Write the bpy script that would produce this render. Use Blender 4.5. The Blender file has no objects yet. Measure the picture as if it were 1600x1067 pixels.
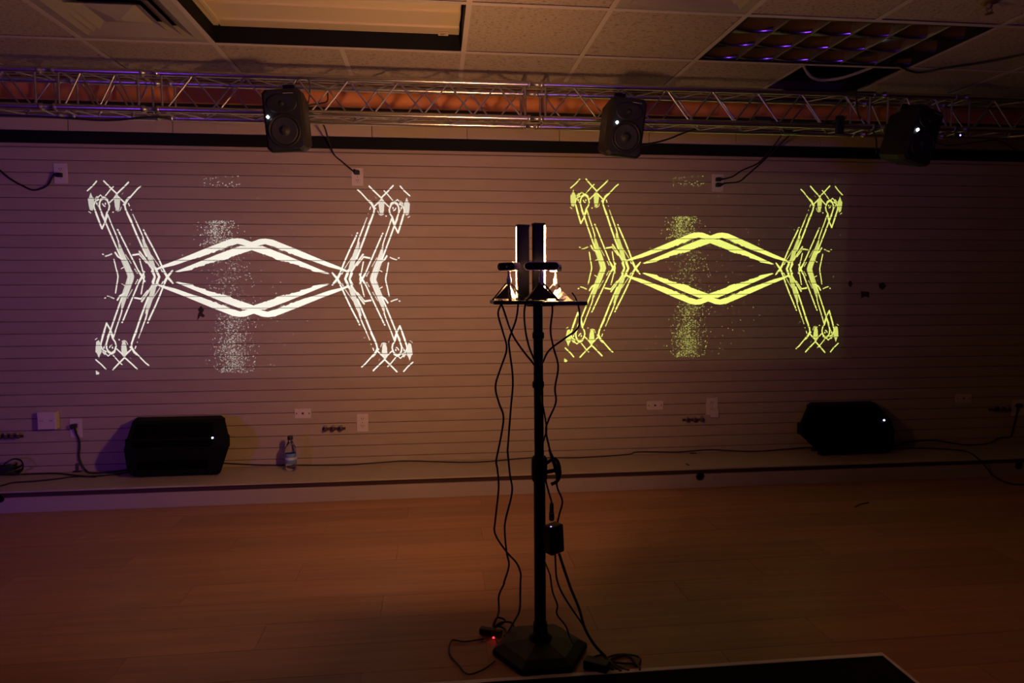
import bpy, bmesh, math, random
import numpy as np
from mathutils import Vector, Matrix
random.seed(7)
SC = bpy.context.scene
COL = SC.collection

# ------------------------------------------------------------------ camera
F, CX, CY = 1067.0, 800.0, 533.5
_vd = np.array([(680-CX)/F, -(447-CY)/F, -1.0])      # vanishing point of the room's depth
_vx = np.array([(10693-CX)/F, -(420-CY)/F, -1.0])    # vanishing point of the back wall's lines
_y = _vd/np.linalg.norm(_vd)
_x = _vx-_y*(_vx@_y); _x /= np.linalg.norm(_x)
ROT = np.array([_x, _y, np.cross(_x, _y)])
CAM = np.array([0, 0, 1.30])
cam = bpy.data.objects.new('camera', bpy.data.cameras.new('camera'))
COL.objects.link(cam)
cam.data.sensor_width = 36
cam.data.lens = F/1600*36
cam.data.clip_start = 0.02
cam.matrix_world = Matrix([[*ROT[i], CAM[i]] for i in range(3)]+[[0, 0, 0, 1]])
SC.camera = cam

def ray(px, py): return ROT@np.array([(px-CX)/F, -(py-CY)/F, -1.0])
def atY(px, py, Y):
    d = ray(px, py); return Vector(CAM+d*(Y/d[1]))
def atZ(px, py, Z):
    d = ray(px, py); return Vector(CAM+d*((Z-CAM[2])/d[2]))

# ------------------------------------------------------------------ room measures (metres)
WALL, LEDGE_Y, LEDGE_Z, CEIL = 4.55, 4.15, 0.13, 2.49
XL, XR, YB = -3.52, 5.05, -2.5

# ------------------------------------------------------------------ light
SC.view_settings.view_transform = 'Standard'
SC.view_settings.look = 'None'
SC.view_settings.exposure = 0
SC.view_settings.gamma = 1
SC.view_settings.use_curve_mapping = False
w = bpy.data.worlds.new('world'); SC.world = w
w.use_nodes = True
w.node_tree.nodes['Background'].inputs[0].default_value = (0.5, 0.4, 0.45, 1)
w.node_tree.nodes['Background'].inputs[1].default_value = 0.001

BAR_LEFT, BAR_RIGHT = 690.0, 340.0       # the warm LED bars on the stand
BAR_COLOUR = (1.0, 0.47, 0.20)
def lamp(name, kind, loc, aim, energy, color, size=0.1, cone=60, blend=0.6):
    l = bpy.data.lights.new(name, kind); l.energy = energy; l.color = color
    l.shadow_soft_size = size
    if kind == 'SPOT': l.spot_size = math.radians(cone); l.spot_blend = blend
    o = bpy.data.objects.new(name, l); COL.objects.link(o); o.location = loc
    o.rotation_euler = (Vector(aim)-Vector(loc)).to_track_quat('-Z', 'Y').to_euler()
    return o
PURPLE = (0.27, 0.05, 1.0)
lamp('purple_stage_lamp', 'SPOT', (-2.9, 0.5, 0.9), (-3.1, 4.4, 0.5), 62, PURPLE, 0.08, 84, 1.0)
lamp('purple_stage_lamp', 'SPOT', (-2.75, 0.2, 1.3), (-1.6, 3.9, 2.3), 30, PURPLE, 0.10, 60, 1.0)
lamp('purple_stage_lamp', 'SPOT', (1.35, -0.3, 1.5), (1.3, 3.6, 2.5), 30, PURPLE, 0.18, 78, 1.0)

# ------------------------------------------------------------------ the projected picture (two video projectors)
def picture(seed):
    """line drawing of the projected figure, drawn in pixels of the upper left quarter and mirrored"""
    W, H, PAD = 1600, 1024, 0.13
    src = np.array([(162.2, 283.0), (614.2, 290.3), (176.5, 577.2), (620.0, 580.4)])
    dst = np.array([(0, 0), (1, 0), (0, 1), (1, 1)], float)
    Hm = homography(src, dst)
    img = np.zeros((H, W), np.float32)
    sx, sy = W/(1+2*PAD), H/(1+2*PAD)
    def to_uv(p):
        q = Hm@np.array([p[0], p[1], 1.0]); return q[:2]/q[2]
    def to_tex(uv): return np.array([(uv[0]+PAD)*sx, (uv[1]+PAD)*sy])
    def seg(a, b, wd, val):
        x0, x1 = int(min(a[0], b[0])-wd-3), int(max(a[0], b[0])+wd+4)
        y0, y1 = int(min(a[1], b[1])-wd-3), int(max(a[1], b[1])+wd+4)
        x0, y0, x1, y1 = max(x0, 0), max(y0, 0), min(x1, W), min(y1, H)
        if x1 <= x0 or y1 <= y0: return
        X, Y = np.meshgrid(np.arange(x0, x1)+.5, np.arange(y0, y1)+.5)
        d = b-a; L2 = max(float(d@d), 1e-6)
        t = np.clip(((X-a[0])*d[0]+(Y-a[1])*d[1])/L2, 0, 1)
        D = np.hypot(X-a[0]-t*d[0], Y-a[1]-t*d[1])
        v = np.clip(wd/2-D+.5, 0, 1)*val
        img[y0:y1, x0:x1] = np.maximum(img[y0:y1, x0:x1], v)
    def poly(pts, val):
        pts = np.array(pts)
        x0, y0 = np.maximum(pts.min(0).astype(int)-1, 0); x1, y1 = pts.max(0).astype(int)+2
        x1, y1 = min(x1, W), min(y1, H)
        X, Y = np.meshgrid(np.arange(x0, x1)+.5, np.arange(y0, y1)+.5)
        ins = np.zeros(X.shape, bool)
        for i in range(len(pts)):
            (ax, ay), (bx, by) = pts[i], pts[i-1]
            if ay == by: continue
            c = ((ay > Y) != (by > Y)) & (X < (bx-ax)*(Y-ay)/(by-ay)+ax)
            ins ^= c
        img[y0:y1, x0:x1] = np.maximum(img[y0:y1, x0:x1], ins*val)
    strokes, fills = [], []
    def crop(ox, oy, s):
        def S(wd, *pts, v=1.0): strokes.append(([(ox+x/s, oy+y/s) for x, y in pts], wd/s, v))
        def P(*pts, v=1.0): fills.append(([(ox+x/s, oy+y/s) for x, y in pts], v))
        def D(wd, a, b, n, v=.8):
            for k in range(n):
                x = a[0]+(b[0]-a[0])*k/(n-1); y = a[1]+(b[1]-a[1])*k/(n-1)
                strokes.append(([(ox+x/s, oy+y/s), (ox+(x+6)/s, oy+(y+10)/s)], wd/s, v))
        return S, P, D
    S, P, D = crop(130, 275, 15.24)
    S(32, (318, 124), (230, 230), (100, 350)); S(36, (490, 118), (660, 290), (800, 420))
    S(26, (720, 250), (650, 320), (530, 470)); S(36, (1075, 150), (985, 245), (820, 405))
    S(32, (1365, 245), (1290, 310), (1110, 515))
    P((178, 390), (215, 480), (255, 540), (262, 620), (255, 760), (215, 835), (155, 800), (128, 680), (108, 540), (140, 510), v=.75)
    P((800, 395), (840, 480), (880, 540), (875, 640), (868, 740), (850, 830), (785, 810), (752, 720), (738, 590), (728, 510), (765, 450), v=.75)
    S(30, (760, 500), (630, 630)); S(36, (840, 500), (975, 625)); S(14, (770, 815), (830, 845), (880, 820), (908, 740))
    S(42, (1110, 515), (1060, 560), (1010, 640), (990, 700), (1010, 790), (1060, 900), (1150, 1075))
    S(55, (1100, 510), (1045, 560), (1010, 640), v=.8); S(38, (960, 680), (990, 660)); S(24, (1075, 650), (1100, 710)); S(16, (1140, 800), (1150, 812))
    S(40, (600, 640), (560, 545), (490, 505), (425, 550), (388, 640), (388, 740), (420, 830), (470, 950), (530, 1075))
    S(36, (600, 640), (625, 710), (610, 800), (560, 880), (540, 960), (515, 1070)); S(60, (425, 560), (490, 515), (565, 565), v=.8)
    S(30, (275, 800), (255, 700), (290, 600), (370, 560)); S(46, (290, 550), (330, 500), (345, 545), v=.75); S(24, (350, 510), (410, 450), (450, 490))
    S(34, (320, 640), (328, 668)); S(18, (345, 700), (362, 720)); S(26, (460, 660), (490, 708), (520, 720)); S(32, (530, 648), (530, 668))
    S(44, (275, 795), (378, 1070)); S(28, (572, 900), (645, 1070)); S(16, (130, 845), (180, 880)); S(28, (708, 862), (716, 856)); S(12, (920, 440), (952, 395), v=.3)
    D(18, (1182, 920), (1255, 1062), 6)
    S, P, D = crop(150, 335, 10.16)
    S(28, (5, 0), (95, 225)); S(26, (95, 225), (140, 130), (182, 5)); S(26, (90, 0), (150, 120), (245, 340), (320, 510), (385, 660))
    S(20, (185, 0), (235, 130), (320, 330), (362, 440)); S(24, (343, 243), (350, 250)); S(24, (365, 280), (480, 510), (580, 710), (690, 930), (735, 1000), (775, 1060))
    P((345, 430), (385, 480), (425, 570), (475, 680), (515, 760), (562, 870), (608, 985), (585, 1080), (478, 1080), (502, 985), (450, 850), (392, 720), (362, 560), v=.72)
    S(10, (400, 640), (505, 880), (530, 985), (510, 1070), v=1); S(10, (440, 660), (545, 880), (575, 985), (555, 1070), v=1)
    S(28, (305, 605), (350, 670), (420, 710)); S(18, (105, 630), (118, 634)); S(20, (150, 662), (190, 652), (250, 627), v=.8)
    S(20, (285, 715), (320, 860), (350, 975), (340, 1075)); S(14, (400, 860), (440, 838)); D(14, (470, 640), (550, 765), 6); D(18, (615, 868), (650, 925), 3)
    S(30, (500, -10), (570, 140), (650, 330), (735, 520), (800, 660)); D(16, (585, 0), (632, 105), 5); S(22, (640, 120), (735, 330), (765, 420)); S(24, (755, 247), (762, 255))
    S(26, (775, 290), (905, 530), (1000, 720), (1060, 850), (1130, 980), (1200, 1062))
    P((725, 390), (762, 400), (820, 510), (862, 610), (908, 720), (952, 860), (900, 872), (840, 760), (805, 650), (755, 510), v=.72)
    S(28, (585, 645), (680, 630)); S(30, (690, 590), (760, 680), (840, 790), (905, 885), v=.85); S(16, (690, 640), (800, 770)); S(30, (895, 870), (935, 985), (895, 1075))
    S(34, (945, 850), (1005, 985), (965, 1075)); S(20, (692, 710), (740, 890), (768, 985), (752, 1075)); S(18, (765, 905), (735, 1000), (690, 1075)); D(14, (880, 650), (992, 805), 9)
    S(16, (1035, 875), (1052, 912)); S(24, (1212, 893), (1130, 980), (1080, 1075))
    S, P, D = crop(230, 360, 8.889)
    def rag(a, b, n, amp): return [(a[0]+(b[0]-a[0])*k/n+rng.uniform(-6, 6), a[1]+(b[1]-a[1])*k/n+rng.uniform(-amp, amp)) for k in range(n)]
    rng = np.random.default_rng(5)
    P((90, 545), (200, 490), (480, 385), (850, 235), (1150, 120), (1250, 108), (1325, 115), (1450, 160), (1450, 245), (1320, 200), (1255, 185),
      *rag((1170, 206), (860, 330), 16, 8), *rag((860, 330), (600, 412), 8, 6), (380, 484), (230, 518), (130, 552))
    P((385, 572), (700, 444), (1000, 322), (1300, 212), (1450, 225), (1450, 275), *rag((1340, 305), (1100, 392), 14, 8), *rag((1090, 392), (900, 445), 8, 8), *rag((880, 452), (600, 548), 12, 9), (420, 580))
    S(14, (1030, 415), (1130, 385)); S(12, (225, 515), (300, 492))
    for k in range(120): 
        x = rng.uniform(760, 1200); y = 560-0.32*x+rng.normal(0, 22); S(7, (x-7, y+2), (x+7, y-3), v=.45)
    sc = sx/450.0
    for mu in (0, 1):
        for mv in (0, 1):
            def m(p):
                uv = to_uv(p)
                return to_tex((1-uv[0] if mu else uv[0], 1-uv[1] if mv else uv[1]))
            for pts, v in fills: poly([m(p) for p in pts], v)
            for pts, wd, v in strokes:
                q = [m(p) for p in pts]
                for a, b in zip(q, q[1:]): seg(a, b, max(wd*sc*.95, 2.2), v)
    poly([to_tex(to_uv(p)) for p in ((149.5, 578.5), (155.5, 582.5), (154, 585), (150, 585))], .8)
    rng = np.random.default_rng(seed)
    def dots(n, mx, my, sdx, sdy, lo, hi, flat=False):
        for k in range(n):
            if flat: p = (mx+rng.uniform(-1, 1)*sdx, my+rng.uniform(-1, 1)*sdy)
            else: p = (mx+rng.normal()*sdx, my+rng.uniform(-1, 1)*sdy)
            t = to_tex(to_uv(p)); seg(t, t+rng.uniform(-2, 2, 2), rng.uniform(2.4, 4.6), lo+(hi*3.2-lo)*rng.random()**2.4)
    dots(700, 340, 365, 13, 20, .02, .20); dots(560, 356, 430, 17, 45, .02, .13); dots(1150, 363, 537, 13, 45, .02, .16); dots(300, 366, 560, 12, 22, .03, .12)
    dots(55, 345, 284, 28, 9, .03, .22, True); dots(330, 400, 470, 60, 110, .01, .10); dots(260, 440, 420, 200, 150, .01, .09, True)
    # faint black level of the projector inside its rectangle
    u = (np.arange(W)+.5)/sx-PAD; v = (np.arange(H)+.5)/sy-PAD
    U, V = np.meshgrid(u, v)
    box = np.clip((U+.09)/.015, 0, 1)*np.clip((1.09-U)/.015, 0, 1)*np.clip((V+.06)/.015, 0, 1)*np.clip((1.06-V)/.015, 0, 1)
    img = np.maximum(img, .0050*box)
    tex = np.ones((H, W, 4), np.float32)
    tex[..., :3] = img[::-1, :, None]
    im = bpy.data.images.new('projected_picture', W, H, float_buffer=True, alpha=False)
    im.colorspace_settings.name = 'Non-Color'
    im.pixels.foreach_set(tex.ravel()); im.update(); im.pack()
    return im, PAD
def homography(src, dst):
    A = []
    for (x, y), (u, v) in zip(src, dst):
        A += [[x, y, 1, 0, 0, 0, -u*x, -u*y, -u], [0, 0, 0, x, y, 1, -v*x, -v*y, -v]]
    return np.linalg.svd(np.array(A))[2][-1].reshape(3, 3)
PICTURE, PAD = picture(3)
def projector(corners, loc, watts, color):
    """a video projector: a spot lamp whose beam carries the picture, key-stoned on to the wall"""
    pts = [np.array(atY(x, y, WALL)) for x, y in corners]
    loc = np.array(loc)
    c = sum(pts)/4-loc; c /= np.linalg.norm(c)
    rx = np.cross(c, [0, 0, 1]); rx /= np.linalg.norm(rx); rz = np.cross(rx, c)
    fr = np.array([rx, rz, c])
    pl = []
    for p in pts:
        d = fr@(p-loc); pl.append((d[0]/d[2], d[1]/d[2]))
    k = 1+2*PAD
    uv = [((u+PAD)/k, 1-(v+PAD)/k) for u, v in ((0, 0), (1, 0), (0, 1), (1, 1))]
    M = homography(np.array(pl), np.array(uv))@fr        # world direction -> picture coordinates
    o = lamp('projector_lamp', 'SPOT', loc, loc+c, watts, color, 0.0, 50, 0.05)
    l = o.data; l.use_nodes = True
    nt = l.node_tree; N = nt.nodes; N.clear()
    geo = N.new('ShaderNodeNewGeometry')
    outs = []
    for r in range(3):
        d = N.new('ShaderNodeVectorMath'); d.operation = 'DOT_PRODUCT'
        nt.links.new(geo.outputs['Normal'], d.inputs[0]); d.inputs[1].default_value = M[r]; outs.append(d.outputs['Value'])
    comb = N.new('ShaderNodeCombineXYZ')
    for i in range(2):
        q = N.new('ShaderNodeMath'); q.operation = 'DIVIDE'
        nt.links.new(outs[i], q.inputs[0]); nt.links.new(outs[2], q.inputs[1]); nt.links.new(q.outputs[0], comb.inputs[i])
    im = N.new('ShaderNodeTexImage'); im.image = PICTURE; im.extension = 'CLIP'
    em = N.new('ShaderNodeEmission'); out = N.new('ShaderNodeOutputLight')
    nt.links.new(comb.outputs[0], im.inputs[0]); nt.links.new(im.outputs[0], em.inputs[0]); nt.links.new(em.outputs[0], out.inputs[0])
projector([(162.2, 283.0), (614.2, 290.3), (176.5, 577.2), (620.0, 580.4)], (-0.75, 0.35, 0.75), 1750, (0.78, 0.98, 1.0))
projector([(915.7, 280.1), (1296.4, 290.9), (906.4, 557.6), (1288.7, 550.1)], (1.75, 0.30, 0.75), 2100, (0.70, 0.96, 0.22))

# ------------------------------------------------------------------ materials
MATS = {}
def mat(name, col, rough=.6, metal=0., spec=.5, noise=None, bump=None, emit=None, alpha=None, trans=0., rnd=0., grain=None):
    if name in MATS: return MATS[name]
    m = bpy.data.materials.new(name); m.use_nodes = True; MATS[name] = m
    nt = m.node_tree; N = nt.nodes; L = nt.links; b = N['Principled BSDF']
    b.inputs['Base Color'].default_value = (*col, 1); b.inputs['Roughness'].default_value = rough
    b.inputs['Metallic'].default_value = metal; b.inputs['Specular IOR Level'].default_value = spec
    b.inputs['Transmission Weight'].default_value = trans
    if emit: b.inputs['Emission Color'].default_value = (*emit[0], 1); b.inputs['Emission Strength'].default_value = emit[1]
    tc = N.new('ShaderNodeTexCoord')
    src = None
    def vary(fac, lo, hi, sock):
        mix = N.new('ShaderNodeMix'); mix.data_type = 'RGBA'; mix.blend_type = 'MULTIPLY'; mix.inputs[0].default_value = 1
        r = N.new('ShaderNodeMapRange'); L.new(fac, r.inputs[0]); r.inputs[3].default_value = lo; r.inputs[4].default_value = hi
        if sock is None: mix.inputs[6].default_value = (*col, 1)
        else: L.new(sock, mix.inputs[6])
        L.new(r.outputs[0], mix.inputs[7]); return mix.outputs[2]
    if noise:                                   # (scale, amount, stretch xyz)
        mp = N.new('ShaderNodeMapping'); mp.inputs['Scale'].default_value = noise[2] if len(noise) > 2 else (1, 1, 1)
        if rnd or grain:
            oi = N.new('ShaderNodeObjectInfo'); va = N.new('ShaderNodeVectorMath'); va.operation = 'ADD'
            mu = N.new('ShaderNodeMath'); mu.operation = 'MULTIPLY'; mu.inputs[1].default_value = 31; L.new(oi.outputs['Random'], mu.inputs[0])
            L.new(tc.outputs['Object'], va.inputs[0]); L.new(mu.outputs[0], va.inputs[1]); L.new(va.outputs[0], mp.inputs[0])
        else: L.new(tc.outputs['Object'], mp.inputs[0])
        n = N.new('ShaderNodeTexNoise'); n.inputs['Scale'].default_value = noise[0]; n.inputs['Detail'].default_value = 5
        L.new(mp.outputs[0], n.inputs['Vector'])
        src = vary(n.outputs['Fac'], 1-noise[1], 1+noise[1], src)
    if rnd:
        oi = N.new('ShaderNodeObjectInfo'); src = vary(oi.outputs['Random'], 1-rnd, 1+rnd, src)
    if src is not None: L.new(src, b.inputs['Base Color'])
    if bump:                                    # (scale, strength)
        n2 = N.new('ShaderNodeTexNoise'); n2.inputs['Scale'].default_value = bump[0]; n2.inputs['Detail'].default_value = 3
        L.new(tc.outputs['Object'], n2.inputs['Vector'])
        bp = N.new('ShaderNodeBump'); bp.inputs['Strength'].default_value = bump[1]; bp.inputs['Distance'].default_value = .004
        L.new(n2.outputs['Fac'], bp.inputs['Height']); L.new(bp.outputs[0], b.inputs['Normal'])
    return m
def tile_material():
    m = mat('acoustic_tile', (.62, .56, .47), .9, bump=(90, .6))
    nt = m.node_tree; N = nt.nodes; L = nt.links; b = N['Principled BSDF']
    tc = N.new('ShaderNodeTexCoord'); oi = N.new('ShaderNodeObjectInfo'); va = N.new('ShaderNodeVectorMath'); va.operation = 'ADD'
    mu = N.new('ShaderNodeMath'); mu.operation = 'MULTIPLY'; mu.inputs[1].default_value = 17
    L.new(oi.outputs['Random'], mu.inputs[0]); L.new(tc.outputs['Object'], va.inputs[0]); L.new(mu.outputs[0], va.inputs[1])
    n = N.new('ShaderNodeTexNoise'); n.inputs['Scale'].default_value = 55; n.inputs['Detail'].default_value = 4; n.inputs['Roughness'].default_value = .65
    mp = N.new('ShaderNodeMapping'); mp.inputs['Scale'].default_value = (1, 2.2, 1); L.new(va.outputs[0], mp.inputs[0]); L.new(mp.outputs[0], n.inputs['Vector'])
    r = N.new('ShaderNodeValToRGB'); r.color_ramp.elements[0].position = .34; r.color_ramp.elements[0].color = (.12, .09, .07, 1)
    r.color_ramp.elements[1].position = .46; r.color_ramp.elements[1].color = (.41, .35, .27, 1)
    L.new(n.outputs['Fac'], r.inputs[0]); L.new(r.outputs[0], b.inputs['Base Color'])
    return m
M_TILE = tile_material()
M_GRID = mat('grid_metal', (.52, .47, .42), .6)
M_SLAT = mat('slatwall_laminate', (.43, .34, .28), .55, spec=.3, noise=(14, .10, (.35, 1, 1.4)), rnd=.05)
M_GROOVE = mat('groove_backing_board', (.22, .15, .12), .9)  # dark backing board behind the slats
M_PANEL = mat('upper_wall_panel', (.52, .41, .29), .7, noise=(6, .08), rnd=.06)
M_BLACK = mat('black_paint', (.006, .006, .007), .7, spec=.2)
M_VOID = mat('dark_void', (.002, .002, .002), 1, spec=0)
M_ORANGE = mat('orange_painted_board', (.78, .30, .09), .6, noise=(5, .22))
M_LEDGE = mat('ledge_laminate', (.42, .34, .29), .6, noise=(9, .10))
M_LEDGE_FACE = mat('ledge_face_paint', (.40, .32, .34), .7, noise=(7, .08))
M_RECESS_SHADE = mat('painted_recess_shade', (.05, .018, .02), .6)  # dark red colour paints in the shade under the ledge top's overhang
M_WOOD = mat('laminate_plank', (.39, .195, .115), .40, spec=.3, noise=(5, .30, (.35, 6, 1)), rnd=.10, grain=True)
M_FLOORBASE = mat('floor_underlay', (.10, .06, .035), .8)
M_WALL = mat('side_wall_paint', (.05, .042, .04), .8)
M_ALU = mat('brushed_aluminium', (.62, .59, .58), .25, 1.0, noise=(40, .10, (.05, 1, 1)))
M_ALU_B = mat('satin_steel_rod', (.54, .52, .52), .36, 1.0)
M_CAB = mat('black_speaker_plastic', (.011, .011, .011), .5, spec=.3, bump=(220, .12))
M_WEDGE = mat('matt_black_cabinet', (.004, .004, .0045), .75, spec=.15, bump=(220, .12))
M_CONE = mat('black_cone', (.010, .010, .011), .6)
M_RUB = mat('black_rubber', (.012, .011, .011), .55)
M_GRILLE = mat('black_grille_cloth', (.002, .002, .0022), .9, spec=.05, bump=(500, .3))
M_PLATE = mat('ivory_plate', (.66, .56, .56), .4)
M_SLOT = mat('dark_slot', (.02, .015, .015), .6)
M_CABLE = mat('black_cable', (.010, .009, .009), .5)
M_STEEL = mat('black_powder_steel', (.006, .006, .008), .5, spec=.3)
M_CREAM = mat('cream_enamel', (.66, .56, .36), .5, noise=(4, .05))
M_VENT = mat('vent_enamel', (.34, .31, .24), .5, noise=(6, .15))
M_MIRROR = mat('louver_mirror', (.58, .56, .60), .17, 1.0)
M_LOUVER_EDGE = mat('louver_edge', (.22, .21, .22), .45, 1.0)
M_CELL = mat('louver_cell', (.26, .25, .28), .38, 1.0)
M_WHITE_LED = mat('white_indicator', (.8, .9, 1), .4, emit=((.78, .93, 1.0), 9))
M_BLUE_LED = mat('blue_indicator', (.5, .6, 1), .4, emit=((.45, .55, 1.0), 7))
M_PURPLE_LED = mat('violet_indicator', (.5, .3, 1), .4, emit=((.35, .2, 1.0), 4))
M_RED_LED = mat('red_indicator', (1, .1, .1), .4, emit=((1.0, .03, .05), 3.2))
M_BAR_L = mat('lit_led_diffuser_left', (.9, .8, .6), .4, emit=(BAR_COLOUR, BAR_LEFT))
M_BAR_R = mat('lit_led_diffuser_right', (.9, .8, .6), .4, emit=(BAR_COLOUR, BAR_RIGHT))
M_LOGO = mat('pale_badge', (.22, .22, .22), .4)
M_SILVER = mat('silver_camera_shell', (.55, .53, .56), .35, .6)
M_LENS = mat('dark_lens_glass', (.010, .008, .012), .05, spec=.5)
M_WRAP = mat('wrap_painted_glare', (.55, .50, .42), .45, bump=(60, .5))  # pale colour stands in for the bars' strong light on dark wrap
M_CAP = mat('black_bottle_cap', (.015, .015, .015), .5)
M_PET = mat('clear_plastic', (.85, .88, .92), .06, trans=1.0)
M_WATER_LABEL = mat('blue_label', (.13, .23, .55), .5, noise=(30, .35))
M_WATER_LABEL_W = mat('pale_label_band', (.55, .6, .72), .5)
M_MAT = mat('black_floor_mat', (.010, .009, .009), .95, spec=.1, bump=(150, .6))
M_EDGE = mat('pale_edge_strip', (.78, .70, .68), .5)
M_KNOB = mat('dark_knob', (.07, .035, .05), .45)
M_KNOB_TIP = mat('pale_knob_tip', (.30, .22, .24), .4)
M_STAIN = mat('dark_scuff', (.035, .02, .018), .8)
M_BRASS = mat('dull_brass', (.22, .15, .08), .5, .8)
M_TAG = mat('sticker_paper', (.72, .62, .50), .6)
M_TAG_INK = mat('sticker_ink', (.35, .10, .04), .6)
M_WHITE_CABLE = mat('grey_conduit', (.40, .37, .34), .5)

# ------------------------------------------------------------------ mesh helpers
def box(bm, x0, x1, y0, y1, z0, z1, M=None):
    vs = [bm.verts.new(Vector(p) if M is None else M@Vector(p)) for p in
          ((x0, y0, z0), (x1, y0, z0), (x1, y1, z0), (x0, y1, z0), (x0, y0, z1), (x1, y0, z1), (x1, y1, z1), (x0, y1, z1))]
    for f in ((0, 3, 2, 1), (4, 5, 6, 7), (0, 1, 5, 4), (1, 2, 6, 5), (2, 3, 7, 6), (3, 0, 4, 7)): bm.faces.new([vs[i] for i in f])
    return bm
def BX(*a, bevel=0., M=None):
    bm = bmesh.new(); box(bm, *a)
    if bevel: bmesh.ops.bevel(bm, geom=bm.edges[:], offset=bevel, segments=2, affect='EDGES', profile=.5)
    if M is not None: bm.transform(M)
    return bm
def loft(bm, rings, cap=True):
    R = [[bm.verts.new(Vector(p)) for p in r] for r in rings]
    n = len(R[0])
    for a, b in zip(R, R[1:]):
        for i in range(n): bm.faces.new((a[i], a[(i+1) % n], b[(i+1) % n], b[i]))
    if cap:                                  # caps keep their own vertices, so that smooth sides stay straight
        for r_ in (rings[0][::-1], rings[-1]): bm.faces.new([bm.verts.new(Vector(p)) for p in r_])
    return bm
def tube(bm, pts, r, n=7, smooth=0):
    P = [Vector(p) for p in pts]
    if smooth:
        Q = []
        for i in range(len(P)-1):
            a, b, c, d = P[max(i-1, 0)], P[i], P[i+1], P[min(i+2, len(P)-1)]
            for k in range(smooth):
                t = k/smooth
                Q.append(.5*((2*b)+(c-a)*t+(2*a-5*b+4*c-d)*t*t+(3*b-a-3*c+d)*t**3))
        P = Q+[P[-1]]
    up = None; rings = []
    for i, p in enumerate(P):
        t = (P[min(i+1, len(P)-1)]-P[max(i-1, 0)])
        if t.length < 1e-9: t = Vector((0, 0, 1))
        t.normalize()
        if up is None: up = t.orthogonal().normalized()
        up = (up-t*up.dot(t))
        up = up.normalized() if up.length > 1e-6 else t.orthogonal().normalized()
        s = t.cross(up)
        rings.append([p+(up*math.cos(2*math.pi*k/n)+s*math.sin(2*math.pi*k/n))*r for k in range(n)])
    loft(bm, rings)
    for f in bm.faces: f.smooth = len(f.verts) == 4
    return bm
def TB(*a, **k): return tube(bmesh.new(), *a, **k)
def lathe(prof, n=24, M=None, cap=True):
    bm = bmesh.new()
    loft(bm, [[(r*math.cos(2*math.pi*k/n), r*math.sin(2*math.pi*k/n), z) for k in range(n)] for r, z in prof], cap)
    for f in bm.faces: f.smooth = len(f.verts) == 4
    if M is not None: bm.transform(M)
    return bm
def disc_y(c, r, h, n=20):        # a short cylinder whose axis is Y, its face towards -Y
    M = Matrix.Translation(c)@Matrix.Rotation(math.pi/2, 4, 'X')
    return lathe([(r*.9, h), (r, h*.7), (r, 0)][::-1], n, M)
def root_of(o):
    while o.parent: o = o.parent
    return o
def link(name, bm, m, parent=None, world=True):
    me = bpy.data.meshes.new(name)
    if world and parent is not None: bm.transform(root_of(parent).matrix_basis.inverted())
    bmesh.ops.recalc_face_normals(bm, faces=bm.faces[:])
    bm.to_mesh(me); bm.free(); me.materials.append(m)
    o = bpy.data.objects.new(name, me); COL.objects.link(o)
    if parent is not None: o.parent = parent
    return o
def tag(o, label, cat, group=None):
    o['label'] = label; o['category'] = cat
    if group: o['group'] = group
    return o
def thing(name, label, cat, loc=(0, 0, 0), group=None, M=None):
    o = bpy.data.objects.new(name, None); COL.objects.link(o); o.empty_display_size = .05
    if M is not None: o.matrix_basis = M
    else: o.location = loc; o.matrix_basis = Matrix.Translation(loc)
    return tag(o, label, cat, group)
def struct(name, bm, m):
    if bm is None:
        o = bpy.data.objects.new(name, None); COL.objects.link(o)
    else: o = link(name, bm, m)
    o['kind'] = 'structure'; return o
def inst(name, me, parent, loc, rot=(0, 0, 0), scale=(1, 1, 1)):
    o = bpy.data.objects.new(name, me); COL.objects.link(o); o.parent = parent; o.location = loc; o.rotation_euler = rot; o.scale = scale; return o
def mesh_of(name, bm, m):
    bmesh.ops.recalc_face_normals(bm, faces=bm.faces[:])
    me = bpy.data.meshes.new(name); bm.to_mesh(me); bm.free(); me.materials.append(m); return me

# ------------------------------------------------------------------ floor
floor = struct('floor', BX(XL, XR, YB, 4.6, -.06, -.008), M_FLOORBASE)
PW, PL = .192, 1.26
plank = mesh_of('plank', BX(0, PL-.0015, 0, PW-.0015, -.008, 0), M_WOOD)
y = LEDGE_Y+.02-PW; row = 0
while y > .3:
    x = XL-(row*.43 % PL)
    while x < XR:
        x0, x1 = max(x, XL), min(x+PL, XR)
        if x1-x0 > .02:
            o = inst('plank', plank, floor, (x0, y, random.uniform(-.0004, 0)), scale=((x1-x0)/PL, 1, 1))
        x += PL
    y -= PW; row += 1
struct('floor', BX(XL, XR, YB, y+PW-.002, -.008, 0), M_WOOD)

# ------------------------------------------------------------------ back wall: slats, lip, black rail, upper panels
wall = struct('wall_back', BX(XL, XR, WALL+.012, WALL+.12, 0, CEIL+.2), M_GROOVE)
SP = .0762
z_top = atY(680, 241, WALL).z                       # first groove under the top lip
prof = [(0, .0012), (0, SP-.0042), (.003, SP-.003), (.010, SP-.003), (.010, .0005), (.003, .0005)]
bm = bmesh.new()
loft(bm, [[(x, yy, zz) for yy, zz in prof] for x in (XL, XR)])
slat = mesh_of('slat', bm, M_SLAT)
k = 0
while z_top-(k+1)*SP > LEDGE_Z-SP:
    inst('slat', slat, wall, (0, WALL, z_top-(k+1)*SP)); k += 1
lip = link('top_slat', BX(XL, XR, WALL, WALL+.012, z_top+.003, z_top+.03), M_SLAT, wall)
rail = struct('trim_1', BX(XL, XR, WALL-.025, WALL+.011, atY(680, 235.5, WALL).z, atY(680, 218, WALL).z, bevel=.004), M_BLACK)
zp = atY(680, 217, WALL).z
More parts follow.
